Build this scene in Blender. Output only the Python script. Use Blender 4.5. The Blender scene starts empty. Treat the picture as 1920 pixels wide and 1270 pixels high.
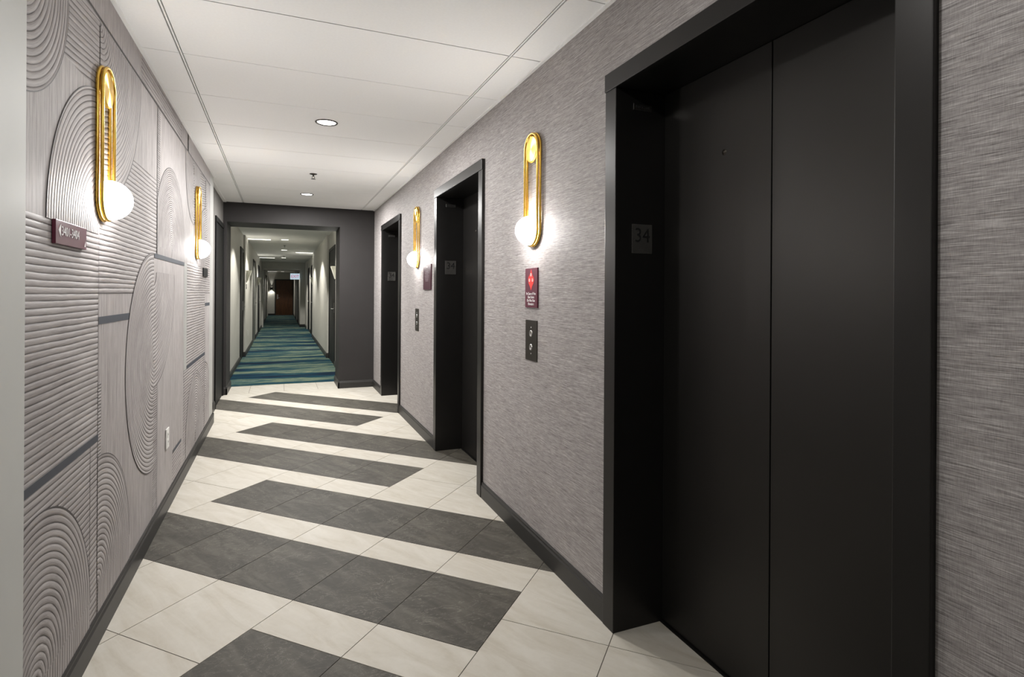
import bpy, bmesh, math, random
from mathutils import Vector, Matrix
random.seed(7)
S = bpy.context.scene
COL = S.collection
PI = math.pi

# ---------------------------------------------------------------- camera, world, exposure, lights
cam_d = bpy.data.cameras.new('camera'); cam = bpy.data.objects.new('camera', cam_d); COL.objects.link(cam)
YAW, ROLL, F = 0.393424, 0.006, 1043.03
cam.location = (0.0, 0.0027, 1.314)
cam.matrix_world = (Matrix.Translation(cam.location) @ Matrix.Rotation(-YAW, 4, 'Z') @ Matrix.Rotation(PI/2, 4, 'X')
                    @ Matrix.Rotation(ROLL, 4, 'Z'))
cam_d.sensor_width = 36; cam_d.lens = F/1920*36
cam_d.shift_y = -83.1/1920
cam_d.clip_start = 0.02; cam_d.clip_end = 100
S.camera = cam

W = bpy.data.worlds.new('world'); S.world = W; W.use_nodes = True
W.node_tree.nodes['Background'].inputs[0].default_value = (0.9, 0.95, 1, 1)
W.node_tree.nodes['Background'].inputs[1].default_value = 0.02

S.view_settings.view_transform = 'Standard'; S.view_settings.look = 'None'
S.view_settings.gamma = 1; S.view_settings.use_curve_mapping = False
S.view_settings.exposure = 0.78

def area(name, loc, size, power, col=(1, .97, .93), rot=(0, 0, 0), spread=PI):
    l = bpy.data.lights.new(name, 'AREA'); l.shape = 'DISK'; l.size = size; l.energy = power; l.color = col; l.spread = spread
    o = bpy.data.objects.new(name, l); o.location = loc; o.rotation_euler = rot; COL.objects.link(o); return o
def spot(name, loc, power, ang, blend=.3, col=(1, .98, .9), size=.03, rot=(0, 0, 0)):
    l = bpy.data.lights.new(name, 'SPOT'); l.energy = power; l.spot_size = ang; l.spot_blend = blend; l.color = col
    l.shadow_soft_size = size
    o = bpy.data.objects.new(name, l); o.location = loc; o.rotation_euler = rot; COL.objects.link(o); return o

LOBBY_SPOTS = [(.28, 4.0), (.275, 7.0), (.28, 1.0), (.28, -2.0)]
for x, y in LOBBY_SPOTS:
    area('downlight_lamp', (x, y, 2.466), .12, (56 if y > 5 else 24 if y > 2 else 6), (1, .985, .962))
HALL_SPOTS = [13.3, 16.5, 20.2, 23.9, 29.5, 33.2]
for y in HALL_SPOTS:
    spot('hall_lamp', (.07, y, 2.47), (100 if y < 22 else 30), math.radians(124), .25, (1, .975, .90), .03)
spot('hall_lamp', (.07, 10.1, 2.47), 85, math.radians(124), .25, (1, .975, .90), .03)

# ---------------------------------------------------------------- materials
def newmat(name):
    m = bpy.data.materials.new(name); m.use_nodes = True
    nt = m.node_tree; return m, nt, nt.nodes['Principled BSDF']
def N(nt, t, **kw):
    n = nt.nodes.new(t)
    for k, v in kw.items(): setattr(n, k, v)
    return n
def L(nt, a, b): nt.links.new(a, b)
def math_n(nt, op, a, b=None, c=None):
    n = N(nt, 'ShaderNodeMath', operation=op)
    for i, x in enumerate((a, b, c)):
        if x is None: continue
        if isinstance(x, (int, float)): n.inputs[i].default_value = x
        else: L(nt, x, n.inputs[i])
    return n.outputs[0]
def noise(nt, vec, scale, detail=3, rough=.5, dist=0):
    n = N(nt, 'ShaderNodeTexNoise'); n.inputs['Scale'].default_value = scale; n.inputs['Detail'].default_value = detail
    n.inputs['Roughness'].default_value = rough; n.inputs['Distortion'].default_value = dist
    if vec is not None: L(nt, vec, n.inputs['Vector'])
    return n.outputs['Fac']
def mapping(nt, src, scale=(1, 1, 1), rot=(0, 0, 0)):
    n = N(nt, 'ShaderNodeMapping'); n.inputs['Scale'].default_value = scale; n.inputs['Rotation'].default_value = rot
    L(nt, src, n.inputs['Vector']); return n.outputs[0]
def objco(nt): return N(nt, 'ShaderNodeTexCoord').outputs['Object']
def ramp(nt, fac, stops, interp='LINEAR'):
    n = N(nt, 'ShaderNodeValToRGB'); cr = n.color_ramp; cr.interpolation = interp
    while len(cr.elements) > 1: cr.elements.remove(cr.elements[-1])
    cr.elements[0].position = stops[0][0]; cr.elements[0].color = tuple(stops[0][1])+(1,)
    for p, c in stops[1:]:
        e = cr.elements.new(p); e.color = tuple(c)+(1,)
    L(nt, fac, n.inputs[0]); return n.outputs[0]
def bump(nt, h, bs, strength=.3, dist=.002):
    b = N(nt, 'ShaderNodeBump'); b.inputs['Strength'].default_value = strength; b.inputs['Distance'].default_value = dist
    L(nt, h, b.inputs['Height']); L(nt, b.outputs[0], bs.inputs['Normal'])
def plain(name, col, rough=.5, metal=0, vary=.06, nscale=6, bmp=0, spec=None):
    m, nt, bs = newmat(name); co = objco(nt)
    f = noise(nt, co, nscale, 3)
    L(nt, ramp(nt, f, [(.3, [c*(1-vary) for c in col]), (.7, [min(1, c*(1+vary)) for c in col])]), bs.inputs['Base Color'])
    bs.inputs['Roughness'].default_value = rough; bs.inputs['Metallic'].default_value = metal
    if spec is not None: bs.inputs['Specular IOR Level'].default_value = spec
    if bmp: bump(nt, noise(nt, co, 400, 2), bs, bmp, .001)
    return m
def emis(name, col, st, base=(.9, .9, .9)):
    m, nt, bs = newmat(name)
    bs.inputs['Base Color'].default_value = tuple(base)+(1,)
    bs.inputs['Emission Color'].default_value = tuple(col)+(1,); bs.inputs['Emission Strength'].default_value = st
    bs.inputs['Roughness'].default_value = .3
    return m

# woven grasscloth wallpaper: long horizontal threads over fine vertical weave
def grasscloth():
    m, nt, bs = newmat('woven_wallpaper'); co = objco(nt)
    h1 = noise(nt, mapping(nt, co, (1, 24, 560)), 1, 2, .6)
    h2 = noise(nt, mapping(nt, co, (1, 6, 230)), 1, 2, .5)
    v1 = noise(nt, mapping(nt, co, (1, 560, 60)), 1, 1, .5)
    big = noise(nt, co, 1.3, 2)
    s = math_n(nt, 'MULTIPLY', h1, .56); s = math_n(nt, 'MULTIPLY_ADD', h2, .26, s)
    s = math_n(nt, 'MULTIPLY_ADD', v1, .18, s); s = math_n(nt, 'MULTIPLY_ADD', big, .04, s)
    h3 = noise(nt, mapping(nt, co, (1, 9, 850)), 1, 1, .5)
    s = math_n(nt, 'MULTIPLY_ADD', math_n(nt, 'SUBTRACT', h3, .5), .42, s)
    L(nt, ramp(nt, s, [(.33, (.15, .136, .133)), (.49, (.315, .291, .285)), (.58, (.395, .367, .360)), (.74, (.64, .61, .60))]), bs.inputs['Base Color'])
    bs.inputs['Roughness'].default_value = .62; bs.inputs['Specular IOR Level'].default_value = .3
    bump(nt, s, bs, .35, .0015)
    return m
M = {}
M['grass'] = grasscloth()

# raked mural: UV.x is the distance across the ridges, UV.y the distance along them (metres)
def raked(name, pitch, groove, fine=0.0):
    m, nt, bs = newmat(name)
    uv = N(nt, 'ShaderNodeUVMap', uv_map='rake').outputs[0]
    sep = N(nt, 'ShaderNodeSeparateXYZ'); L(nt, uv, sep.inputs[0])
    wob = noise(nt, mapping(nt, uv, (8, 2.2, 1)), 1, 2)
    u = math_n(nt, 'MULTIPLY_ADD', wob, pitch*.55, sep.outputs[0])
    ph = math_n(nt, 'FRACT', math_n(nt, 'DIVIDE', u, pitch))
    tri = math_n(nt, 'ABSOLUTE', math_n(nt, 'SUBTRACT', ph, .5))             # .5 in the groove, 0 on the crest
    g = N(nt, 'ShaderNodeMapRange'); g.interpolation_type = 'SMOOTHSTEP'
    g.inputs[1].default_value = .33 if pitch > .015 else .20; g.inputs[2].default_value = .5; L(nt, tri, g.inputs[0])
    st = noise(nt, mapping(nt, uv, (40, 5, 1)), 1, 2)
    strength = N(nt, 'ShaderNodeMapRange'); strength.inputs[1].default_value = .35; strength.inputs[2].default_value = .6
    strength.inputs[3].default_value = .35; L(nt, st, strength.inputs[0])
    gg = math_n(nt, 'MULTIPLY', g.outputs[0], strength.outputs[0])
    fibre = noise(nt, mapping(nt, uv, (420, 14, 1)), 1, 3, .6)
    fib2 = noise(nt, mapping(nt, uv, (110, 3, 1)), 1, 2, .6)
    grain = noise(nt, mapping(nt, uv, (500, 400, 1)), 1, 1)
    big = noise(nt, mapping(nt, uv, (3, 1.5, 1)), 1, 2)
    s = math_n(nt, 'MULTIPLY', fibre, .34+fine*.3); s = math_n(nt, 'MULTIPLY_ADD', fib2, .30+fine*.35, s)
    s = math_n(nt, 'MULTIPLY_ADD', grain, .12, s); s = math_n(nt, 'MULTIPLY_ADD', big, .24-fine*.1, s)
    c = ramp(nt, s, [(.34+fine*.2, (.225, .203, .198)), (.50+fine*.27, (.40, .370, .364)), (.66+fine*.33, (.57, .54, .532))])
    mx = N(nt, 'ShaderNodeMix', data_type='RGBA'); mx.inputs['B'].default_value = (.045, .037, .036, 1)
    L(nt, c, mx.inputs['A']); L(nt, math_n(nt, 'MULTIPLY', gg, groove), mx.inputs[0])
    L(nt, mx.outputs['Result'], bs.inputs['Base Color'])
    bs.inputs['Roughness'].default_value = .6; bs.inputs['Specular IOR Level'].default_value = .25
    crest = math_n(nt, 'SUBTRACT', 1, math_n(nt, 'POWER', math_n(nt, 'MULTIPLY', tri, 2), 2.5))
    h = math_n(nt, 'MULTIPLY_ADD', fibre, .12, math_n(nt, 'MULTIPLY', crest, 1 if groove > .1 else .05))
    bump(nt, h, bs, .75, .0035 if groove > .1 else .002)
    return m
M['raked'] = raked('raked_sand_pattern', .0205, .92)
M['raked_fine'] = raked('fine_raked_pattern', .0125, .85)
M['combed'] = raked('combed_grain_pattern', .006, 0.06, 1.0)

M['slate'] = plain('slate_blue_bar', (.055, .062, .078), .6)
M['white_paint'] = plain('white_painted_wall', (.60, .605, .58), .55, vary=.02, bmp=.05)
M['hall_paint'] = plain('hall_wall_paint', (.50, .485, .445), .55, vary=.03, bmp=.06)
M['pier'] = plain('charcoal_painted_wall', (.029, .0265, .026), .6, vary=.05, bmp=.12, spec=.22)
M['base'] = plain('charcoal_baseboard', (.030, .0285, .027), .42, vary=.05, spec=.3)
M['ceil'] = plain('mineral_ceiling_tile', (.93, .93, .92), .8, vary=.015, nscale=90, bmp=.12)
M['hall_ceil'] = plain('hall_ceiling_paint', (.60, .585, .545), .8, vary=.03)
M['tee'] = plain('ceiling_grid_metal', (.42, .42, .41), .5)
M['gap'] = plain('dark_joint', (.03, .03, .03), .9)
M['grout'] = plain('tile_grout', (.14, .125, .105), .9, nscale=80)
M['metal'] = plain('dark_elevator_metal', (.036, .034, .032), .42, metal=.75, vary=.05, nscale=3, spec=.5)
M['metal_frame'] = plain('elevator_frame_metal', (.028, .0265, .0255), .36, metal=.7, vary=.05, spec=.5)
M['recess_grey'] = plain('grey_recess_wallcovering', (.15, .143, .135), .6, vary=.08, nscale=60, bmp=.3, spec=.25)
M['black'] = plain('black_door_paint', (.007, .007, .007), .6, spec=.2)
M['steel'] = plain('brushed_steel', (.45, .44, .43), .3, metal=1)
M['bronze_plate'] = plain('dark_bronze_plate', (.055, .048, .04), .32, metal=.8)
M['maroon'] = plain('maroon_sign_panel', (.105, .012, .032), .3, vary=.04)
M['maroon_dark'] = plain('dark_maroon_sign_panel', (.050, .012, .022), .5, vary=.04, spec=.25)
M['sign_white'] = plain('sign_lettering', (.75, .73, .73), .5)
M['sign_dim'] = plain('faded_sign_lettering', (.22, .17, .19), .5)
M['sign_red'] = plain('sign_red', (.80, .02, .015), .4)
M['plastic'] = plain('white_plastic', (.78, .77, .74), .35)
M['hall_fix'] = plain('cream_sconce_metal', (.62, .61, .52), .45)
M['globe'] = emis('opal_glass_lit', (1, .978, .955), 43.0)
M['led'] = emis('downlight_lens_lit', (1, .98, .95), 7.0)
M['strip'] = emis('hall_glow_lit', (1, .99, .88), 1.7)  # hall lamp lenses, and the bars standing in for sconce light
M['exit'] = emis('exit_sign_lit', (.62, .80, .92), .42, (.3, .3, .3))
M['exit_red'] = emis('exit_letters_lit', (.75, .04, .22), .35, (.3, .02, .05))
M['corner_bead'] = plain('pale_wall_end', (.42, .42, .40), .55)

def brass(name, radial=False):
    m, nt, bs = newmat(name); co = objco(nt)
    bs.inputs['Metallic'].default_value = 1; bs.inputs['Roughness'].default_value = .27
    L(nt, ramp(nt, noise(nt, co, 30, 2), [(.3, (.70, .43, .07)), (.7, (.86, .57, .13))]), bs.inputs['Base Color'])
    if radial:   # turned disc: brushed in circles, so the highlight forms a cross
        bs.inputs['Anisotropic'].default_value = .9; bs.inputs['Roughness'].default_value = .33
        t = N(nt, 'ShaderNodeTangent', direction_type='RADIAL', axis='X'); L(nt, t.outputs[0], bs.inputs['Tangent'])
    return m
M['brass'] = brass('polished_brass'); M['brass_disc'] = brass('turned_brass_disc', True)

def tile_mat(name, stops, rough, vein):
    m, nt, bs = newmat(name); co = objco(nt)
    info = N(nt, 'ShaderNodeObjectInfo')
    add = N(nt, 'ShaderNodeVectorMath', operation='ADD'); L(nt, co, add.inputs[0])
    sc = N(nt, 'ShaderNodeVectorMath', operation='SCALE'); sc.inputs[0].default_value = (13, 7, 5); L(nt, info.outputs['Random'], sc.inputs['Scale'])
    L(nt, sc.outputs[0], add.inputs[1]); v = add.outputs[0]
    rot = mapping(nt, mapping(nt, v, rot=(0, 0, PI/4+.25)), (1.2, 5.5, 1))
    a = noise(nt, rot, 2.2, 6, .62, 1.0); b = noise(nt, v, 40, 3, .6)
    s = math_n(nt, 'MULTIPLY', a, .85); s = math_n(nt, 'MULTIPLY_ADD', b, .15, s)
    s = math_n(nt, 'MULTIPLY_ADD', info.outputs['Random'], .05, s)
    c = ramp(nt, s, stops)
    if vein:
        vn = noise(nt, mapping(nt, v, (1, 2.2, 1), (0, 0, .9)), 4.5, 5, .7, 2.0)
        d = math_n(nt, 'ABSOLUTE', math_n(nt, 'SUBTRACT', vn, .5))
        k = N(nt, 'ShaderNodeMapRange'); k.inputs[1].default_value = .0; k.inputs[2].default_value = .012
        k.inputs[3].default_value = vein; k.inputs[4].default_value = 0; L(nt, d, k.inputs[0])
        k2 = math_n(nt, 'MULTIPLY', k.outputs[0], math_n(nt, 'POWER', noise(nt, v, 5, 2), 2))
        mx = N(nt, 'ShaderNodeMix', data_type='RGBA'); mx.inputs['B'].default_value = (.4, .37, .31, 1)
        L(nt, c, mx.inputs['A']); L(nt, k2, mx.inputs[0]); c = mx.outputs['Result']
    L(nt, c, bs.inputs['Base Color'])
    bs.inputs['Roughness'].default_value = rough
    bs.inputs['Specular IOR Level'].default_value = .3
    bump(nt, b, bs, .05, .001)
    return m
M['tile_light'] = tile_mat('cream_porcelain', [(.30, (.435, .395, .325)), (.48, (.505, .47, .405)), (.68, (.565, .535, .475))], .55, 0)
M['tile_dark'] = tile_mat('grey_porcelain', [(.30, (.036, .032, .025)), (.5, (.057, .051, .041)), (.72, (.10, .091, .074))], .62, .9)

def carpet_mat():
    m, nt, bs = newmat('striped_teal_carpet'); co = objco(nt)
    a = noise(nt, mapping(nt, co, (.22, 1.5, 1)), 1.15, 4, .66, .1)
    b = noise(nt, mapping(nt, co, (2.2, 34, 1)), 1.0, 3, .6)
    fz = noise(nt, co, 260, 2)
    s = math_n(nt, 'MULTIPLY', a, .68); s = math_n(nt, 'MULTIPLY_ADD', b, .26, s); s = math_n(nt, 'MULTIPLY_ADD', fz, .06, s)
    c = ramp(nt, s, [(.41, (.004, .010, .024)), (.45, (.005, .028, .062)), (.475, (.008, .060, .082)), (.49, (.006, .030, .048)), (.51, (.020, .070, .078)), (.53, (.11, .16, .12)), (.545, (.29, .30, .18)), (.56, (.06, .12, .11)), (.59, (.008, .045, .060)), (.63, (.30, .36, .30))])
    L(nt, c, bs.inputs['Base Color']); bs.inputs['Roughness'].default_value = .95; bs.inputs['Specular IOR Level'].default_value = .1
    bump(nt, fz, bs, .5, .004)
    return m
M['carpet'] = carpet_mat()
def wood_mat():
    m, nt, bs = newmat('stained_door_wood'); co = objco(nt)
    a = noise(nt, mapping(nt, co, (16, 16, 1.2)), 2, 4, .6, .6)
    L(nt, ramp(nt, a, [(.3, (.035, .012, .004)), (.7, (.12, .045, .012))]), bs.inputs['Base Color']); bs.inputs['Roughness'].default_value = .4
    return m
M['wood'] = wood_mat()

# ---------------------------------------------------------------- mesh helpers
class MB:
    def __init__(s): s.v = []; s.f = []; s.uv = []; s.sm = []
    def poly(s, pts, uv=None):
        n = len(s.v); s.v += [tuple(p) for p in pts]; s.f.append(tuple(range(n, n+len(pts))))
        s.uv.append(uv if uv else [(0, 0)]*len(pts)); s.sm.append(False)
    def face(s, idx, smooth=False): s.f.append(tuple(idx)); s.uv.append([(0, 0)]*len(idx)); s.sm.append(smooth)
    def box(s, a, b):
        x0, y0, z0 = [min(p, q) for p, q in zip(a, b)]; x1, y1, z1 = [max(p, q) for p, q in zip(a, b)]
        n = len(s.v)
        s.v += [(x0, y0, z0), (x1, y0, z0), (x1, y1, z0), (x0, y1, z0), (x0, y0, z1), (x1, y0, z1), (x1, y1, z1), (x0, y1, z1)]
        for q in ((3, 2, 1, 0), (4, 5, 6, 7), (0, 1, 5, 4), (1, 2, 6, 5), (2, 3, 7, 6), (3, 0, 4, 7)):
            s.face([n+i for i in q])
        return s
    def extrude(s, pts, vec):
        """closed polygon pts swept by vec"""
        n = len(s.v); k = len(pts); V = Vector(vec)
        s.v += [tuple(p) for p in pts] + [tuple(Vector(p)+V) for p in pts]
        s.face([n+i for i in reversed(range(k))]); s.face([n+k+i for i in range(k)])
        for i in range(k): j = (i+1) % k; s.face([n+i, n+j, n+k+j, n+k+i])
        return s
    def tube(s, path, r, seg=12, closed=False):
        path = [Vector(p) for p in path]; n0 = len(s.v); k = len(path)
        for i, p in enumerate(path):
            if closed: t = path[(i+1) % k]-path[i-1]
            else: t = path[min(i+1, k-1)]-path[max(i-1, 0)]
            t.normalize()
            ref = Vector((1, 0, 0)) if abs(t.x) < .9 else Vector((0, 0, 1))
            a = t.cross(ref).normalized(); b = t.cross(a)
            for j in range(seg):
                an = 2*PI*j/seg; s.v.append(tuple(p + (a*math.cos(an)+b*math.sin(an))*r))
        for i in range(k if closed else k-1):
            for j in range(seg):
                a_, b_ = n0+i*seg, n0+((i+1) % k)*seg
                s.face([a_+j, a_+(j+1) % seg, b_+(j+1) % seg, b_+j], True)
        if not closed:
            s.face([n0+j for j in reversed(range(seg))]); s.face([n0+(k-1)*seg+j for j in range(seg)])
        return s
    def lathe(s, prof, axis='z', seg=32, c=(0, 0, 0), smooth=True):
        """prof: list of (radius, height)"""
        n0 = len(s.v); rings = []
        def P(r, h, a):
            x, y = r*math.cos(a), r*math.sin(a)
            q = (x, y, h) if axis == 'z' else ((h, x, y) if axis == 'x' else (y, h, x))
            return (q[0]+c[0], q[1]+c[1], q[2]+c[2])
        for r, h in prof:
            if r < 1e-6: rings.append([len(s.v)]*seg); s.v.append(P(0, h, 0))
            else:
                rings.append(list(range(len(s.v), len(s.v)+seg)))
                for j in range(seg): s.v.append(P(r, h, 2*PI*j/seg))
        for a, b in zip(rings, rings[1:]):
            for j in range(seg):
                q = [a[j], a[(j+1) % seg], b[(j+1) % seg], b[j]]; u = []
                for i in q:
                    if i not in u: u.append(i)
                if len(u) >= 3: s.face(u, smooth)
        return s
    def mesh(s, name, mat):
        me = bpy.data.meshes.new(name); me.from_pydata(s.v, [], s.f)
        l = me.uv_layers.new(name='rake'); k = 0
        for p, uv in zip(me.polygons, s.uv):
            for i, t in zip(p.loop_indices, uv): l.data[i].uv = t
        for p, sm in zip(me.polygons, s.sm): p.use_smooth = sm
        me.materials.append(mat); me.update(); return me
    def build(s, name, mat, parent=None, bevel=0, fix=True):
        me = s.mesh(name, mat)
        if fix:
            bm = bmesh.new(); bm.from_mesh(me)
            if bevel:
                bmesh.ops.bevel(bm, geom=[e for e in bm.edges if len(e.link_faces) == 2 and e.calc_face_angle(0) > .6], offset=bevel, segments=2, affect='EDGES', profile=.6)
            bmesh.ops.recalc_face_normals(bm, faces=bm.faces); bm.to_mesh(me); bm.free()
        o = bpy.data.objects.new(name, me); COL.objects.link(o)
        if parent: o.parent = parent
        return o
def box(name, a, b, mat, parent=None, bevel=0): return MB().box(a, b).build(name, mat, parent, bevel)
def tag(o, label=None, cat=None, group=None, kind=None):
    if label: o['label'] = label
    if cat: o['category'] = cat
    if group: o['group'] = group
    if kind: o['kind'] = kind
    return o
def thing(name, label, cat, loc=(0, 0, 0), rz=0, group=None):
    o = bpy.data.objects.new(name, None); o.empty_display_size = .1; COL.objects.link(o)
    o.location = loc; o.rotation_euler = (0, 0, rz); return tag(o, label, cat, group)
def struct(o, label=None): return tag(o, label, None, None, 'structure')
def copy_tree(o, loc, rz=None, label=None, parent=None):
    c = o.copy(); COL.objects.link(c); c.parent = parent
    if loc is not None: c.location = loc
    if rz is not None: c.rotation_euler = (0, 0, rz)
    if label: c['label'] = label
    for ch in list(o.children): copy_tree(ch, None, None, None, c)
    return c
def text(name, s, size, mat, parent, loc, facing='x', align='CENTER', depth=.0006, sx=1.0, spacing=1.0):
    """flat lettering standing proud of a plate; facing 'x': reads when looked at from +x"""
    cu = bpy.data.curves.new(name, 'FONT'); cu.body = s; cu.size = size; cu.extrude = depth; cu.align_x = align; cu.align_y = 'CENTER'
    cu.space_line = spacing; cu.resolution_u = 3
    t = bpy.data.objects.new(name, cu); COL.objects.link(t)
    bpy.context.view_layer.update()
    me = bpy.data.meshes.new_from_object(t.evaluated_get(bpy.context.evaluated_depsgraph_get()))
    bpy.data.objects.remove(t); bpy.data.curves.remove(cu)
    me.name = name; me.materials.clear(); me.materials.append(mat)
    R = Matrix(((0, 0, 1), (1, 0, 0), (0, 1, 0))).to_4x4() if facing == 'x' else Matrix(((1, 0, 0), (0, 0, -1), (0, 1, 0))).to_4x4()
    me.transform(Matrix.Translation(loc) @ R @ Matrix.Diagonal((sx, 1, 1, 1)))
    o = bpy.data.objects.new(name, me); COL.objects.link(o); o.parent = parent; return o
def clip_rect(poly, x0, x1, y0, y1):
    """poly: list of (x, y, u, v)"""
    for ax, lim, sg in ((0, x0, 1), (0, x1, -1), (1, y0, 1), (1, y1, -1)):
        out = []
        for i in range(len(poly)):
            a, b = poly[i], poly[(i+1) % len(poly)]
            da, db = (a[ax]-lim)*sg, (b[ax]-lim)*sg
            if da >= 0: out.append(a)
            if (da > 0 and db < 0) or (da < 0 and db > 0):
                t = da/(da-db); out.append(tuple(p+(q-p)*t for p, q in zip(a, b)))
        poly = out
        if len(poly) < 3: return []
    return poly

XR, XL, ZC = 1.212, -.635, 2.48
XD = 1.427          # face of the elevator doors
ELEV = [1.31, 4.0, 6.70]
EH = .606           # half the outer width of an elevator frame

# ---------------------------------------------------------------- floor
floor = struct(box('floor', (-.80, -3.0, -.06), (1.55, 8.66, -.0022), M['grout']), 'cream and charcoal diagonal tile floor of the elevator lobby')
PM, P0 = .444, 1.845      # tile module across the stripes
QM, Q0 = .4375, .893      # tile module along the stripes
R2 = math.sqrt(2)
FX0, FX1, FY0, FY1 = -.78, 1.45, -1.4, 8.03
def put_tile(p0, p1, q0, q1, mat):
    g = .0017
    p0 += g; p1 -= g; q0 += g; q1 -= g
    c = [((p-q)/R2, (p+q)/R2, 0, 0) for p, q in ((p0, q0), (p1, q0), (p1, q1), (p0, q1))]
    c = clip_rect(c, FX0, FX1, FY0, FY1)
    # keep out from under the walls except in the elevator openings
    parts = []
    if c:
        a = clip_rect(c, -.72, XR+.02, FY0, FY1)
        if a: parts.append(a)
        if max(v[0] for v in c) > XR+.02:
            for e in ELEV:
                b = clip_rect(c, XR+.02, XD-.012, e-.54, e+.54)
                if b:
                    joined = [v for v in b]
                    parts.append(joined)
    for a in parts:
        pts = []
        for v in a:
            if not pts or (Vector(v[:2])-Vector(pts[-1][:2])).length > 1e-4: pts.append(v)
        if len(pts) > 2 and (Vector(pts[0][:2])-Vector(pts[-1][:2])).length < 1e-4: pts.pop()
        if len(pts) < 3: continue
        ar = abs(sum(pts[i][0]*pts[(i+1) % len(pts)][1]-pts[(i+1) % len(pts)][0]*pts[i][1] for i in range(len(pts))))/2
        if ar < .0004: continue
        cx = sum(v[0] for v in pts)/len(pts); cy = sum(v[1] for v in pts)/len(pts)
        o = MB().extrude([(v[0]-cx, v[1]-cy, -.010) for v in pts], (0, 0, .010)).build('floor_tile', mat, floor)
        o.location = (cx, cy, 0)
for band in range(-4, 7):
    base = P0 + band*3*PM
    # one period along p: dark D1 [0,1] (from the left wall to q = qa), cream strip [1,1.5],
    # dark D2 [1.5,2.5] (from q = qb to the right wall), cream strip [2.5,3]
    qa = Q0 + 3*band*QM                    # right-hand end of the first stripe
    qb = Q0 + (3*band+5)*QM                # left-hand end of the second stripe
    for k in range(-12, 24):
        q0 = Q0 + (3*band+k)*QM; q1 = q0+QM
        # stripe columns
        left = k >= 5          # beyond the left end of D2: full cream tiles
        right = k < 0          # beyond the right end of D1
        if not right:
            put_tile(base, base+PM, q0, q1, M['tile_dark' if band < 3 else 'tile_light'])
        if not left:
            put_tile(base+1.5*PM, base+2.5*PM, q0, q1, M['tile_dark' if band < 3 else 'tile_light'])
        if 0 <= k < 5:
            put_tile(base+PM, base+1.5*PM, q0, q1, M['tile_light'])
        if left:               # between this D1 and the next D1: two cream tiles
            put_tile(base+PM, base+2*PM, q0, q1, M['tile_light'])
            put_tile(base+2*PM, base+3*PM, q0, q1, M['tile_light'])
        if right:              # between the previous D2 and this D2: two cream tiles
            put_tile(base-.5*PM, base+.5*PM, q0, q1, M['tile_light'])
            put_tile(base+.5*PM, base+1.5*PM, q0, q1, M['tile_light'])
    # second cream strip lies between D2 of this period and D1 of the next (columns 3..4)
    for k in range(3, 5):
        q0 = Q0 + (3*band+k)*QM
        put_tile(base+2.5*PM, base+3*PM, q0, q0+QM, M['tile_light'])
# straight row of cream tiles at the carpet's edge
xs = [-.80, -.385, .045, .475, .905, 1.335]
for a, b in zip(xs, xs[1:]):
    a = max(a, -.645); b = min(b, .745 if a < .6 else b)
    if a >= .745: continue
    MB().box((a+.002, 8.034, -.010), (min(b, .742)-.002, 8.655, 0)).build('floor_tile', M['tile_light'], floor)

# ---------------------------------------------------------------- ceiling
ceiling = struct(box('ceiling', (-.80, -3.0, ZC+.022), (1.55, 8.66, ZC+.08), M['gap']), 'white suspended tile ceiling of the elevator lobby')
ys = [2.525+.603*i for i in range(-9, 10)]
ys = [y for y in ys if -3 < y < 7.9] + [8.0]
cx_ = [-.80, -.457, 1.032, 1.30]
for i in range(3):
    x0 = cx_[i]; x1 = cx_[i+1]
    for y0, y1 in zip(ys, ys[1:]):
        a, b = x0+(.009 if i > 0 else 0), x1-(.009 if i < 2 else 0)
        o = MB().box((-(b-a)/2, -(y1-y0)/2+.003, 0), ((b-a)/2, (y1-y0)/2-.003, .016)).build('ceiling_tile', M['ceil'], ceiling)
        o.location = ((a+b)/2, (y0+y1)/2, ZC)
for x in (-.457, 1.032):
    box('ceiling_grid_bar', (x-.0035, -3, ZC+.001), (x+.0035, 8.0, ZC+.02), M['ceil'], ceiling)
box('ceiling_edge_trim', (XL, 1.8, ZC-.006), (XL+.018, 6.33, ZC), M['ceil'], ceiling)
box('ceiling_edge_trim', (-.69, 6.33, ZC-.006), (-.655, 8.0, ZC), M['ceil'], ceiling)
box('ceiling_edge_trim', (XR-.018, -3, ZC-.006), (XR, 8.0, ZC), M['ceil'], ceiling)

# ---------------------------------------------------------------- walls of the lobby
m = MB(); edges = [-3.0]
for e in ELEV: edges += [e-EH, e+EH]
edges.append(8.0)
for a, b in zip(edges[::2], edges[1::2]): m.box((XR, a, 0), (1.50, b, ZC))
for e in ELEV: m.box((XR, e-EH, 2.19), (1.50, e+EH, ZC))
struct(m.build('wall_right', M['grass']), 'woven grey wallpaper wall with the elevators')
struct(box('wall_rear', (-.80, -3.1, 0), (1.5, -3.0, ZC), M['white_paint']))
struct(box('wall_left_near', (-.80, -3.0, 0), (-.613, 1.822, ZC), M['white_paint'], bevel=.004), 'pale painted wall end at the left edge of the photo')
struct(box('wall_left_recess', (-.86, 6.33, 0), (-.69, 8.0, ZC), M['recess_grey']), 'grey wall recess with a dark door')

# charcoal portal between lobby and hall
m = MB(); m.box((.745, 8.0, 0), (1.50, 8.60, ZC)); m.box((-.86, 8.0, 0), (-.648, 8.60, ZC)); m.box((-.648, 8.0, 2.226), (.745, 8.60, ZC))
struct(m.build('wall_back', M['pier'], bevel=0), 'charcoal painted portal opening to the carpeted hall')

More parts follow.
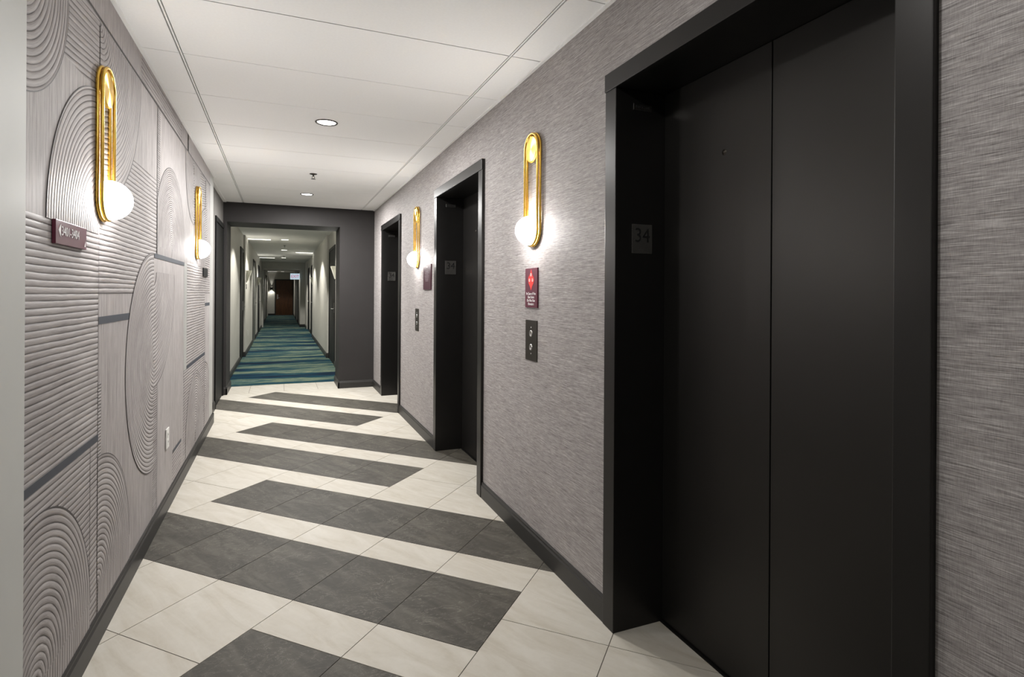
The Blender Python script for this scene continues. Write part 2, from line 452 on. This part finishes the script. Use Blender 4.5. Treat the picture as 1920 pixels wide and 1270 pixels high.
def base_run(mb, p, q, nrm):
    """baseboard profile run on the floor from p to q (xy), facing nrm (xy)"""
    prof = [(0, 0), (.015, 0), (.015, .078), (.010, .086), (.010, .094), (.006, .100), (0, .100)]
    pts = [(p[0]+nrm[0]*a, p[1]+nrm[1]*a, b) for a, b in prof]
    mb.extrude(pts, (q[0]-p[0], q[1]-p[1], 0))
m = MB()
for a, b in zip(edges[::2], edges[1::2]): base_run(m, (XR, a), (XR, b), (-1, 0))
struct(m.build('baseboard_right', M['base']))
m = MB(); base_run(m, (XL, 1.822), (XL, 6.345), (1, 0)); base_run(m, (-.69, 6.33), (XL+.015, 6.33), (0, 1))
base_run(m, (-.69, 6.33), (-.69, 7.03), (1, 0))
struct(m.build('baseboard_left', M['base']))
m = MB(); base_run(m, (.730, 8.0), (XR, 8.0), (0, -1)); base_run(m, (.745, 7.985), (.745, 8.62), (-1, 0))
base_run(m, (-.69, 8.0), (-.633, 8.0), (0, -1)); base_run(m, (-.648, 7.985), (-.648, 8.62), (1, 0))
struct(m.build('baseboard_back', M['base']))

# ---------------------------------------------------------------- mural wall
DZ = .02
wl = struct(box('wall_left', (-.80, 1.822, 0), (XL, 6.33, ZC), M['corner_bead']), 'grey mural wall of raked arches and lines')
LAY = [0]
MY1 = 6.05
class Panel(MB):
    def __init__(s, layer): super().__init__(); s.x = XL + .0006*layer + .0004
    def put(s, quad, rect):
        c = clip_rect(quad, max(rect[0], 1.823), min(rect[1], MY1), max(rect[2], .0), min(rect[3], ZC))
        if len(c) >= 3: s.poly([(s.x, a, b) for a, b, u, v in c], [(u, v) for a, b, u, v in c])
def lines(rect, vertical, mat, layer, name='line_panel', tilt=0):
    p = Panel(layer); y0, y1, z0, z1 = rect; off = random.random()*3
    q = []
    for y, z in ((y0, z0), (y1, z0), (y1, z1), (y0, z1)):
        zt = z-tilt*(y-y0)
        q.append((y, z, (y if vertical else zt)+off*0+ (0 if vertical else 0), (z if vertical else y)+off))
    p.put(q, rect)
    if p.f: p.build(name, M[mat], wl, fix=False)
def rings(cy, cz, R, r0, a0, a1, leg, rect, layer, mat='raked', name='arch_motif'):
    """concentric ridges round (cy, cz) between angles a0..a1 (degrees), with straight legs of length leg down (or up, leg < 0)"""
    p = Panel(layer); n = 48
    nr = 12
    path = []
    A = [math.radians(a0+(a1-a0)*i/n) for i in range(n+1)]
    rr = [r0+(R-r0)*i/nr for i in range(nr+1)]
    for ra, rb in zip(rr, rr[1:]):
        for i in range(n):
            q = []
            for a, r in ((A[i], ra), (A[i], rb), (A[i+1], rb), (A[i+1], ra)):
                q.append((cy+r*math.cos(a), cz+r*math.sin(a), r, a*R*.8))
            p.put(q, rect)
        if leg:
            for sgn in (-1, 1):
                q = [(cy+sgn*ra, cz, ra, 0), (cy+sgn*rb, cz, rb, 0), (cy+sgn*rb, cz-leg, rb, -abs(leg)*sgn), (cy+sgn*ra, cz-leg, ra, -abs(leg)*sgn)]
                p.put(q, rect)
    if p.f: p.build(name, M[mat], wl, fix=False)
    # thin dark outline of the motif (a raised bead)
    b = Panel(layer); b.x += .0003; w = .0035
    for i in range(n):
        q = [(cy+r*math.cos(a), cz+r*math.sin(a), 0, 0) for a, r in ((A[i], R-w/2), (A[i], R+w/2), (A[i+1], R+w/2), (A[i+1], R-w/2))]
        b.put(q, rect)
    if b.f: b.build('motif_outline', M['outline'], wl, fix=False)
M['outline'] = plain('motif_groove_line', (.07, .062, .062), .6)
def seam(y, z0, z1, layer, w=.006, horiz=None):
    p = Panel(layer)
    if horiz is None: q = [(y-w/2, z0, 0, 0), (y+w/2, z0, 0, 0), (y+w/2, z1, 0, 0), (y-w/2, z1, 0, 0)]
    else: q = [(y, z0-w/2, 0, 0), (horiz, z0-w/2, 0, 0), (horiz, z0+w/2, 0, 0), (y, z0+w/2, 0, 0)]
    p.put(q, (-9, 9, -9, 9))
    if p.f: p.build('seam_line', M['outline'], wl, fix=False)
def bar(y0, y1, z0, z1, layer):
    p = Panel(layer); p.put([(y0, z0, 0, 0), (y1, z0, 0, 0), (y1, z1, 0, 0), (y0, z1, 0, 0)], (-9, 9, -9, 9))
    if p.f: p.build('accent_bar', M['slate'], wl, fix=False)
PER = 3.16
for rep in (-1, 0, 1):
    o = rep*PER
    def RC(y0, y1, z0, z1): return (y0+o, y1+o, z0+DZ, z1+DZ)
    # fields
    lines(RC(1.50, 2.53, 1.51, 2.04), True, 'combed', 0)
    lines(RC(1.50, 2.53, 2.04, 2.32), False, 'raked', 0, tilt=.10)
    lines(RC(1.50, 2.53, .76, 1.51), False, 'raked', 0)
    lines(RC(1.36, 2.53, -.05, .734), False, 'raked', 0)
    lines(RC(2.53, 3.583, 1.288, 1.91), False, 'raked', 0)
    lines(RC(2.53, 3.583, 1.91, 2.32), True, 'combed', 0)
    lines(RC(2.53, 3.605, -.05, 1.288), True, 'combed', 0)
    lines(RC(3.583, 4.66, 1.50, 2.32), True, 'combed', .5)
    lines(RC(3.583, 3.66, 1.50, 2.32), False, 'raked_fine', 1)
    lines(RC(3.515, 3.605, -.05, .79), False, 'raked_fine', 1)
    lines(RC(2.53, 2.57, -.05, .95), False, 'raked_fine', 1)
    lines(RC(3.515, 4.52, .0, 1.48), True, 'combed', .5)
    lines(RC(4.10, 4.437, -.05, .262), False, 'raked', 1)
    # top row
    lines(RC(3.20, 4.373, 2.324, 2.5), False, 'raked', 1, tilt=0)
    lines(RC(1.50, 3.20, 2.324, 2.5), True, 'combed', 0)
    lines(RC(4.373, 4.70, 2.324, 2.5), True, 'combed', 0)
    # motifs
    rings(1.80+o, 2.22+DZ, .395, .02, 180, 360, -.6, RC(1.3, 2.5, 1.5, 2.322 if rep else 2.9), 3)
    rings(2.555+o, 1.51+DZ, .535, .015, 90, 180, 0, RC(1.9, 2.53, 1.51, 2.2), 4)
    rings(2.53+o, 2.31+DZ, .655, .01, 270, 360, 0, RC(2.53, 3.3, 1.5, 2.32), 3)
    rings(1.955+o, .17+DZ, .490, .015, 0, 180, .3, RC(1.3, 2.5, -.1, .70), 3)
    rings(2.53+o, .19+DZ, .480, .01, 0, 90, .3, RC(2.53, 3.1, -.1, .70), 3)
    rings(3.505+o, .922+DZ, .580, .01, 90, 270, 0, RC(2.8, 3.505, .2, 1.6), 4)
    rings(3.505+o, 1.405+DZ, .628, .07, 270, 360, 0, RC(3.505, 4.3, .7, 1.48), 4)
    rings(4.03+o, 1.55+DZ, .510, .01, 0, 180, .1, RC(3.583, 4.6, 1.50, 2.2), 3, 'raked_fine')
    # bars and seams
    bar(1.50+o, 2.527+o, .734+DZ, .760+DZ, 5)
    bar(2.532+o, 3.005+o, 1.170+DZ, 1.199+DZ, 2)
    bar(3.515+o, 4.517+o, 1.480+DZ, 1.505+DZ, 5)
    bar(4.101+o, 4.437+o, .262+DZ, .285+DZ, 2)
    seam(2.530+o, -.1, 1.51+DZ, 2, .003); seam(2.53+o, 2.05+DZ, 2.32+DZ, 5, .002)
    seam(3.583+o, 1.50+DZ, 2.32+DZ, 5, .009)
    seam(3.605+o, -.1, .79+DZ, 5, .007)
    seam(4.373+o, 2.322+DZ, 2.6, 5, .008)
    seam(4.517+o, .0, 1.50+DZ, 5, .004)
    seam(2.443+o, -.1, .732+DZ, 1, .004)
    seam(1.3+o, 2.322+DZ, 0, 5, .006, horiz=4.45+o)
    seam(2.53+o, 1.288+DZ, 0, 1, .004, horiz=3.58+o)

# ---------------------------------------------------------------- elevators
el = thing('elevator_entrance', 'nearest elevator, tall dark metal double doors at the right edge of the photo', 'elevator', (XR, ELEV[0], 0), PI, 'elevators along the right wall')
IH = .530   # half of clear opening
dx = XR-XD  # local x of door face (negative)
for s in (-1, 1):
    MB().box((dx-.03, s*IH, 0), (.018, s*EH, 2.12)).build('frame_jamb', M['metal_frame'], el, .0025)
MB().box((dx-.03, -EH-.001, 2.12), (.022, EH+.001, 2.19)).build('frame_head', M['metal_frame'], el, .0025)
for s in (-1, 1):
    d = MB().box((dx-.028, s*.0022, .006), (dx, s*(IH+.0), 2.119)).build('door_panel', M['metal'], el, .002)
    if s == -1:      # panel farther down the lobby carries the key escutcheon
        MB().lathe([(0, .003), (.004, .003), (.0045, .0015), (.009, .0022), (.011, .0)], 'x', 24, (dx, -.205, 1.815)).build('keyhole', M['bronze_plate'], d)
MB().box((dx-.03, -IH, -.002), (dx+.010, IH, .003)).build('sill', M['metal_frame'], el)
MB().box((dx-.03, -.008, .0), (dx-.0285, .008, 2.12)).build('door_gap_seal', M['black'], el)
# signs on the far reveal (local -y side, facing +y)
def reveal_plate(nm, w, h, xc, z, txt, tsz, mat, tmat, extra=None):
    t = 0.003; y = -IH
    p = MB().box((xc-w/2, y, z-h/2), (xc+w/2, y+t, z+h/2)).build(nm, mat, el, .0008)
    # facing local +y: text mirrored accordingly
    cu = text('lettering', txt, tsz, tmat, p, (0, 0, 0), 'y', sx=.95)
    cu.data.transform(Matrix.Translation((xc, y+t+.0007, z+(.012 if extra else 0))) @ Matrix.Rotation(PI, 4, 'Z'))
    if extra:
        b = MB()
        for i, (a, c) in enumerate(((-.012, 0), (-.007, .004), (-.007, 0), (.003, .004), (.008, .004), (.008, 0), (.008, -.004))):
            b.lathe([(0, .0012), (.0012, .0008), (.0016, 0)], 'y', 8, (xc-a, y+t, z-.042+c))
        b.build('braille_dots', tmat, p)
    return p
M['plate_metal'] = plain('floor_plate_metal', (.50, .49, .47), .25, metal=1)
M['plate_digit'] = plain('floor_plate_digits', (.012, .012, .012), .3)
reveal_plate('floor_number_plate', .095, .115, -.105, 1.535, '34', .080, M['plate_metal'], M['plate_digit'], True)
reveal_plate('elevator_name_plate', .085, .026, -.105, 2.055, 'ELEVATOR', .015, M['plate_metal'], M['plate_digit'])
copy_tree(el, (XR, ELEV[1], 0), PI, 'middle elevator, dark metal doorway between the two brass wall sconces on the right')
copy_tree(el, (XR, ELEV[2], 0), PI, 'farthest elevator, narrow looking dark doorway beside the charcoal portal')

# ---------------------------------------------------------------- brass sconces
def sconce_parts(root):
    """local: x out of the wall, y along it, z up, origin at the middle of the fixture on the wall"""
    H2, Rr = .295, .0785
    def stadium(x, r, h):
        pts = []; n = 20
        for i in range(n+1): a = PI*i/n; pts.append((x, r*math.cos(a), h-r+r*math.sin(a)))
        for i in range(n+1): a = PI+PI*i/n; pts.append((x, r*math.cos(a), -(h-r)+r*math.sin(a)))
        return pts
    MB().tube(stadium(.0235, Rr, H2-.007), .0062, 12, True).build('front_ring', M['brass'], root)
    MB().tube(stadium(.0085, Rr+.0015, H2-.0055), .0068, 12, True).build('back_ring', M['brass'], root)
    zt = H2-.007-Rr
    MB().lathe([(0, .025), (.064, .025), (.0675, .0235), (.069, .020), (.069, .014), (.064, .011), (0, .011)], 'x', 48, (0, 0, zt), False).build('top_disc', M['brass_disc'], root)
    MB().lathe([(.030, .0), (.030, .008), (.020, .011)], 'x', 28, (0, 0, zt)).build('wall_canopy', M['brass'], root)
    zb = -zt-.002
    MB().lathe([(0, .007), (.069, .007), (.0705, .010), (.0705, .017), (.068, .020), (0, .020)], 'x', 48, (0, 0, zb), False).build('globe_plate', M['brass'], root)
    MB().lathe([(.014, .0), (.014, .008)], 'x', 16, (0, 0, zb)).build('globe_stem', M['brass'], root)
    prof = []; n = 18
    for i in range(n+1):
        a = -.12+(PI/2+.12)*i/n
        prof.append((.0745*math.cos(a) if i < n else 0, .028+.0760*math.sin(a)))
    MB().lathe(prof, 'x', 40, (0, 0, zb)).build('opal_globe', M['globe'], root)
SZ = 1.854
sc = thing('wall_sconce', 'brass loop wall sconce with lit globe above the maroon fire sign', 'sconce', (XR, 2.62, SZ), PI, 'brass loop sconces on the lobby walls')
sconce_parts(sc)
SC = [((XR, 5.28, SZ), PI, 'brass loop wall sconce with lit globe between the two far elevators'),
      ((XL, 2.555, SZ+.021), 0, 'largest brass loop sconce, on the left mural above the room number sign'),
      ((XL, 5.12, SZ+.021), 0, 'brass loop sconce near the far end of the left mural wall')]
for loc, rz, lb in SC: copy_tree(sc, loc, rz, lb)

# ---------------------------------------------------------------- signs and wall plates
# fire sign
fs = thing('fire_sign', 'maroon sign with red flame symbol and white fire notice', 'sign', (XR, 2.645, 1.348), PI)
MB().box((0, -.075, -.103), (.008, .075, .103)).build('sign_panel', M['maroon'], fs, .001)
fl = [(0, -.082), (-.012, -.055), (-.030, -.030), (-.036, -.005), (-.031, .018), (-.027, .008), (-.022, .030), (-.017, .018), (-.012, .040), (0, .072),
      (.010, .042), (.015, .020), (.020, .034), (.026, .012), (.033, .022), (.036, -.004), (.030, -.030), (.012, -.055)]
flame = MB().extrude([(.008, -a, b*.72+.045) for a, b in fl], (.0006, 0, 0)).build('flame_symbol', M['sign_red'], fs)
m = MB()
for a, b in ((0, .068), (-.019, .040), (.019, .040)):
    m.lathe([(.0058, .0092), (.0085, .0092)], 'x', 18, (0, a, b), False)
    m.box((.0088, a-.0016, b-.004), (.0092, a+.0016, b+.003))
m.build('symbol_icons', M['sign_white'], flame)
text('sign_lettering', 'In Case of Fire\nUse Stairs\nDo Not Use\nElevators', .0195, M['sign_white'], fs, (.0086, 0, -.058), spacing=.92)

# call button panels
cp = thing('call_button_panel', 'dark elevator call plate with two buttons under the fire sign', 'button panel', (XR, 2.650, 1.073), PI, 'elevator call panels')
MB().box((0, -.072, -.106), (.004, .072, .106)).build('face_plate', M['bronze_plate'], cp, .001)
for s in (-1, 1):
    b = MB().lathe([(.0, .0045), (.010, .0045), (.0125, .0075), (.0155, .0075), (.017, .004)], 'x', 24, (0, 0, s*.036)).build('call_button', M['steel'], cp)
    MB().extrude([(.004, -.005, s*.066), (.004, .005, s*.066), (.004, 0, s*.066+s*.007)], (.0008, 0, 0)).build('arrow_mark', M['sign_white'], cp)
copy_tree(cp, (XR, 5.30, 1.063), PI, 'small far call plate below the sconce between the two far elevators')

# maroon notice near second elevator
ns = thing('notice_sign', 'dark maroon notice plate beside the middle elevator frame', 'sign', (XR, 4.885, 1.462), PI)
MB().box((0, -.14, -.112), (.010, .14, .112)).build('sign_panel', M['maroon_dark'], ns, .001)
m = MB()
for i in range(7):
    w = [.055, .07, .06, .075, .07, .06, .05][i]
    m.box((.010, -w, .048-i*.014), (.0104, w, .054-i*.014))
m.box((.010, -.03, .085), (.0104, .03, .093)); m.build('notice_lines', M['sign_dim'], ns)

# room number sign on the mural
rs = thing('room_number_sign', 'maroon plate reading 3401-3404 with white left arrow', 'sign', (XL, 2.204, 1.495), 0)
MB().box((.002, -.142, -.0365), (.012, .142, .0365)).build('sign_panel', M['maroon'], rs, .001)
MB().extrude([(.012, -.122, .006), (.012, -.102, .027), (.012, -.102, -.015)], (.0007, 0, 0)).build('arrow_mark', M['sign_white'], rs)
text('room_numbers', '3401-3404', .041, M['sign_white'], rs, (.0126, -.098, .004), align='LEFT', sx=.92)
MB().extrude([(.012, .118, -.028), (.012, .131, -.028), (.012, .131, -.008)], (.0006, 0, 0)).build('corner_mark', M['sign_white'], rs)
rd = thing('small_dark_sign', 'small black sign plate beyond the far left sconce', 'sign', (XL, 5.66, 1.492), 0)
MB().box((.002, -.14, -.037), (.012, .14, .037)).build('sign_panel', M['black'], rd, .001)

# outlet in mural
ot = thing('wall_outlet', 'white electrical outlet low on the left mural wall', 'outlet', (XL, 3.90, .432), 0)
MB().box((.003, -.042, -.060), (.009, .042, .060)).build('cover_plate', M['plastic'], ot, .002)
for s in (-1, 1):
    r = MB().box((.009, -.017, s*.022-.015), (.011, .017, s*.022+.015)).build('receptacle', M['plastic'], ot, .001)
    m = MB(); m.box((.011, -.008, s*.022-.004), (.0113, -.005, s*.022+.006)); m.box((.011, .005, s*.022-.004), (.0113, .008, s*.022+.006)); m.build('slots', M['black'], r)

# ---------------------------------------------------------------- ceiling fixtures, lobby
dl = thing('ceiling_downlight', 'nearer round recessed downlight in the lobby ceiling', 'ceiling light', (.28, 4.0, ZC), 0, 'round lobby downlights')
MB().lathe([(.060, .002), (.061, -.003), (.066, -.006), (.073, -.004), (.075, 0.0)], 'z', 48).build('trim_ring', M['bronze_plate'], dl)
MB().lathe([(0, -.0015), (.045, -.002), (.060, -.0005)], 'z', 48).build('lens', M['led'], dl)
copy_tree(dl, (.275, 7.0, ZC), 0, 'farther round recessed downlight, close to the charcoal portal')
sp = thing('sprinkler_head', 'sprinkler head hanging from the lobby ceiling between the two round downlights', 'sprinkler', (.285, 5.78, ZC), 0)
MB().lathe([(0, -.010), (.012, -.010), (.034, -.004), (.036, 0)], 'z', 28).build('escutcheon', M['bronze_plate'], sp)
m = MB(); m.lathe([(.007, -.008), (.007, -.024), (.004, -.026)], 'z', 14)
m.tube([(-.007, 0, -.022), (-.013, 0, -.034), (-.004, 0, -.047)], .0022, 8); m.tube([(.007, 0, -.022), (.013, 0, -.034), (.004, 0, -.047)], .0022, 8)
m.build('frame_arms', M['bronze_plate'], sp)
m = MB(); m.lathe([(0, -.047), (.008, -.047), (.010, -.050), (0, -.050)], 'z', 20)
for i in range(8):
    a = PI/4*i; c, s_ = math.cos(a), math.sin(a); e = Vector((c, s_, 0)); n_ = Vector((-s_, c, 0))*.0045
    m.extrude([tuple(e*.008-n_+Vector((0, 0, -.050))), tuple(e*.022-n_+Vector((0, 0, -.0505))), tuple(e*.022+n_+Vector((0, 0, -.0505))), tuple(e*.008+n_+Vector((0, 0, -.050)))], (0, 0, .0015))
m.build('deflector', M['bronze_plate'], sp)

# ---------------------------------------------------------------- recess door on the left
d1 = thing('door_1', None, None, (-.69, 7.515, 0), 0); struct(d1, 'dark door in the left recess just before the portal')
for s in (-1, 1):
    MB().box((-.12, s*.415, 0), (.016, s*.470, 2.125)).build('door_frame', M['black'], d1, .002)
MB().box((-.12, -.470, 2.125), (.016, .470, 2.18)).build('door_frame', M['black'], d1, .002)
MB().box((-.02, -.413, .006), (.004, .413, 2.123)).build('door_slab', M['black'], d1, .002)

# ---------------------------------------------------------------- hall beyond
HZ = 2.49; YE = 35.4
m = MB()
for a, b, x0, x1 in ((8.66, 11.85, -.718, .898), (11.85, 12.62, -.718, .858), (12.62, 17.6, -.678, .858), (17.6, 21.5, -.678, .898), (21.5, 23.0, -.678, .858), (23.0, 23.45, -.618, .678), (23.45, YE, -.698, .678)):
    m.box((x0, a, -.012), (x1, b, .003))
tag(m.build('hall_carpet', M['carpet']), 'blue and green striped carpet running down the hall', 'carpet')
struct(box('ceiling_hall', (-.80, 8.60, HZ), (.96, YE, HZ+.06), M['hall_ceil']))
for a_, b_ in (((.90, 8.60, .003), (1.0, 11.85, HZ)), ((.86, 11.85, .003), (1.0, 17.6, HZ)), ((.90, 17.6, .003), (1.0, 21.5, HZ)), ((.86, 21.5, .003), (1.0, 23.0, HZ)), ((.68, 23.0, .003), (1.0, YE, HZ))):
    struct(box('wall_hall_right', a_, b_, M['hall_paint']))
for a_, b_ in (((-.84, 8.60, .003), (-.72, 12.62, HZ)), ((-.84, 12.62, .003), (-.68, 23.0, HZ)), ((-.84, 23.0, .003), (-.62, 23.45, HZ)), ((-.84, 23.45, .003), (-.70, YE, HZ))):
    struct(box('wall_hall_left', a_, b_, M['hall_paint']))
struct(box('wall_end', (-.84, YE, -.01), (1.0, YE+.1, HZ+.06), M['hall_paint']))
struct(box('beam_hall', (-.62, 23.0, 2.21), (.68, 23.45, HZ), M['hall_paint']))
m = MB()
for a, b, x in ((8.62, 10.5, .90), (11.75, 11.85, .90), (11.85, 17.6, .86), (19.2, 20.3, .90), (21.5, 23.0, .86), (23.0, 25.0, .68), (26.1, 28.6, .68), (29.7, YE, .68)):
    base_run(m, (x, a), (x, b), (-1, 0))
base_run(m, (.68, 23.0), (.86, 23.0), (0, -1)); base_run(m, (.86, 11.85), (.90, 11.85), (0, -1))
struct(m.build('baseboard_hall_right', M['base']))
m = MB()
for a, b, x in ((8.62, 11.7, -.72), (12.62, 15.9, -.68), (17.2, 19.25, -.68), (20.45, 23.0, -.68), (25.8, 29.7, -.70)):
    base_run(m, (x, a), (x, b), (1, 0))
base_run(m, (-.72, 12.62), (-.665, 12.62), (0, -1)); base_run(m, (-.70, YE), (-.33, YE), (0, -1))
struct(m.build('baseboard_hall_left', M['base']))
M['grey_door'] = plain('grey_green_door_paint', (.13, .13, .115), .4)
def hall_door(n, x, y0, y1, side, lab, slab='black', h=2.13):
    """side +1: on the right wall, faces -x"""
    d = struct(thing('door_%d' % n, None, None, (x, (y0+y1)/2, 0), PI if side > 0 else 0), lab)
    hw = (y1-y0)/2
    for s in (-1, 1): MB().box((-.03, s*(hw-.06), 0), (.014, s*hw, h)).build('door_frame', M['black'], d)
    MB().box((-.03, -hw, h), (.014, hw, h+.06)).build('door_frame', M['black'], d)
    sl = MB().box((-.02, -hw+.06, .005), (.004, hw-.06, h)).build('door_slab', M[slab], d)
    m = MB(); m.box((.004, hw-.15, .96), (.010, hw-.10, 1.14)); m.tube([(.01, hw-.125, 1.03), (.05, hw-.125, 1.03), (.05, hw-.24, 1.03)], .009, 8)
    m.build('lever_handle', M['steel'], sl)
    return d
hall_door(2, .90, 10.45, 11.78, 1, 'first dark door on the right of the hall')
hall_door(3, .90, 17.8, 19.15, 1, 'second dark door on the right of the hall')
hall_door(4, .90, 20.3, 21.3, 1, 'third dark door on the right of the hall')
hall_door(5, .68, 25.0, 26.1, 1, 'fourth dark door on the right of the hall')
hall_door(6, .68, 28.6, 29.7, 1, 'fifth dark door on the right of the hall')
hall_door(7, -.72, 11.70, 12.60, -1, 'first dark door on the left of the hall')
hall_door(8, -.68, 15.9, 17.2, -1, 'grey door with lever on the left of the hall', 'grey_door')
hall_door(9, -.68, 19.25, 20.45, -1, 'second dark door on the left of the hall')
hall_door(10, -.70, 24.0, 25.8, -1, 'far dark door on the left of the hall', 'grey_door')
hall_door(11, -.70, 29.7, 31.9, -1, 'farthest dark door on the left of the hall', 'grey_door')
# wooden door at the very end
d = struct(thing('door_12', None, None, (.175, YE, 0), -PI/2), 'brown wooden door at the end of the hall')
for s in (-1, 1): MB().box((-.03, s*.455, 0), (.014, s*.52, 2.05)).build('door_frame', M['base'], d)
MB().box((-.03, -.52, 2.05), (.014, .52, 2.11)).build('door_frame', M['base'], d)
sl = MB().box((-.02, -.455, .005), (.006, .455, 2.05)).build('door_slab', M['wood'], d)
m = MB(); m.box((.006, -.40, .95), (.014, -.33, 1.22)); m.tube([(.01, -.365, 1.02), (.06, -.365, 1.02), (.06, -.24, 1.02)], .011, 8); m.build('lever_handle', M['steel'], sl)

# hall ceiling lights, and glowing bars for sconce light
q = thing('square_downlight', 'nearest small square downlight in the hall ceiling', 'ceiling light', (.07, HALL_SPOTS[0], HZ), 0, 'square hall downlights')
m = MB()
for a, b in (((-.085, -.085), (.085, -.07)), ((-.085, .07), (.085, .085)), ((-.085, -.07), (-.07, .07)), ((.07, -.07), (.085, .07))):
    m.box((a[0], a[1], -.004), (b[0], b[1], 0))
m.build('trim_frame', M['plastic'], q); MB().box((-.07, -.07, -.002), (.07, .07, .0)).build('lens', M['strip'], q)
for i, y in enumerate(HALL_SPOTS[1:]):
    copy_tree(q, (.07, y, HZ), 0, ['second square downlight down the hall ceiling', 'third square downlight down the hall ceiling', 'square downlight just past the hall beam', 'next to last square downlight, far down the hall', 'last square downlight, near the wooden end door'][i])
st = thing('ceiling_glow_bar', 'nearest glowing bar for sconce light on the left of the hall ceiling', 'ceiling light', (-.455, 13.42, HZ), 0, 'glowing bars for sconce light on the hall ceiling')  # glowing slab stands in for the line sconces throw on the ceiling
MB().box((-.235, -.075, -.004), (.235, .075, 0)).build('glow_slab', M['strip'], st); 
m = MB(); m.box((-.24, -.080, -.006), (.24, -.075, 0)); m.box((-.24, .075, -.006), (.24, .080, 0)); m.build('rim', M['plastic'], st)
copy_tree(st, (.62, 17.3, HZ), 0, 'glowing bar for sconce light on the right of the hall ceiling')
copy_tree(st, (-.44, 20.4, HZ), 0, 'second glowing bar for sconce light on the left of the hall ceiling')
copy_tree(st, (-.45, 33.3, HZ), 0, 'farthest glowing bar for sconce light, near the wooden end door')
hs = copy_tree(sp, (.075, 14.9, HZ), 0, 'nearer sprinkler head in the hall ceiling'); hs['group'] = 'hall sprinklers'
hs = copy_tree(sp, (.075, 19.2, HZ), 0, 'farther sprinkler head in the hall ceiling'); hs['group'] = 'hall sprinklers'

# hall sconces: tapered cream boxes with a down light, small number plate under them
hc = thing('hall_sconce', 'tapered cream sconce at the first right hall door, beside the portal', 'sconce', (.90, 10.15, 1.66), PI, 'tapered hall sconces')
MB().extrude([(0, -.07, .12), (.105, -.07, .12), (.035, -.07, -.10), (0, -.07, -.10)], (0, .14, 0)).build('shade', M['hall_fix'], hc, .003)
MB().box((0, -.02, -.13), (.02, .02, -.10)).build('neck', M['hall_fix'], hc)
HS = [((-.68, 12.95, 1.66), 0, 'tapered cream sconce past the first left hall door'), ((.90, 17.72, 1.66), PI, 'tapered cream sconce before the second right hall door'),
      ((-.68, 19.05, 1.66), 0, 'tapered cream sconce before the second left hall door')]
for loc, rz, lb in HS: copy_tree(hc, loc, rz, lb)
for x, y in ((.80, 10.15), (-.60, 12.95), (.80, 17.72), (-.60, 19.05)):
    area('hall_sconce_up', (x, y, 1.79), .06, 2.2, (1, .98, .90), (PI, 0, 0))
pn = thing('room_plate', 'small dark room plate on the right hall wall under the nearest sconce', 'sign', (.90, 10.12, 1.44), PI, 'small room plates in the hall')
MB().box((0, -.05, -.05), (.008, .05, .05)).build('plate', M['black'], pn)
MB().box((.008, -.03, .008), (.0085, .03, .028)).build('plate_stripe', M['sign_white'], pn)
copy_tree(pn, (-.68, 13.0, 1.44), 0, 'small dark room plate on the left hall wall under the sconce')
# end wall sconce
es = thing('end_wall_sconce', 'small dark sconce with light fan beside the wooden end door', 'sconce', (-.52, YE, 1.56), -PI/2)
MB().extrude([(0, -.07, .07), (.09, -.07, .07), (.09, -.07, -.07), (0, -.07, -.07)], (0, .14, 0)).build('housing', M['base'], es, .004)
MB().box((.02, -.05, -.072), (.08, .05, -.0705)).build('lower_lens', M['strip'], es)
MB().box((.03, -.03, .0705), (.07, .03, .072)).build('upper_lens', M['strip'], es)
spot('end_sconce_up', (-.52, YE-.06, 1.66), 6, math.radians(40), .3, rot=(PI, 0, 0))
spot('end_sconce_down', (-.52, YE-.06, 1.47), 8, math.radians(120), .3)
# exit sign
ex = thing('exit_sign', 'lit exit sign with pink letters high at the far hall beam', 'sign', (.68, 22.93, 1.945), PI)
MB().box((.02, -.012, -.115), (.36, .012, .115)).build('housing', M['exit'], ex, .004)
MB().box((0, -.02, -.05), (.02, .02, .05)).build('mount', M['plastic'], ex)
t = text('exit_lettering', 'EXIT', .16, M['exit_red'], ex, (0, 0, 0), 'y', sx=.85)
t.data.transform(Matrix.Translation((.19, .013, -.005)) @ Matrix.Rotation(PI, 4, 'Z'))
# low outlet in the hall
ho = copy_tree(ot, (-.68, 13.55, .43), 0, 'white outlet low on the left hall wall')
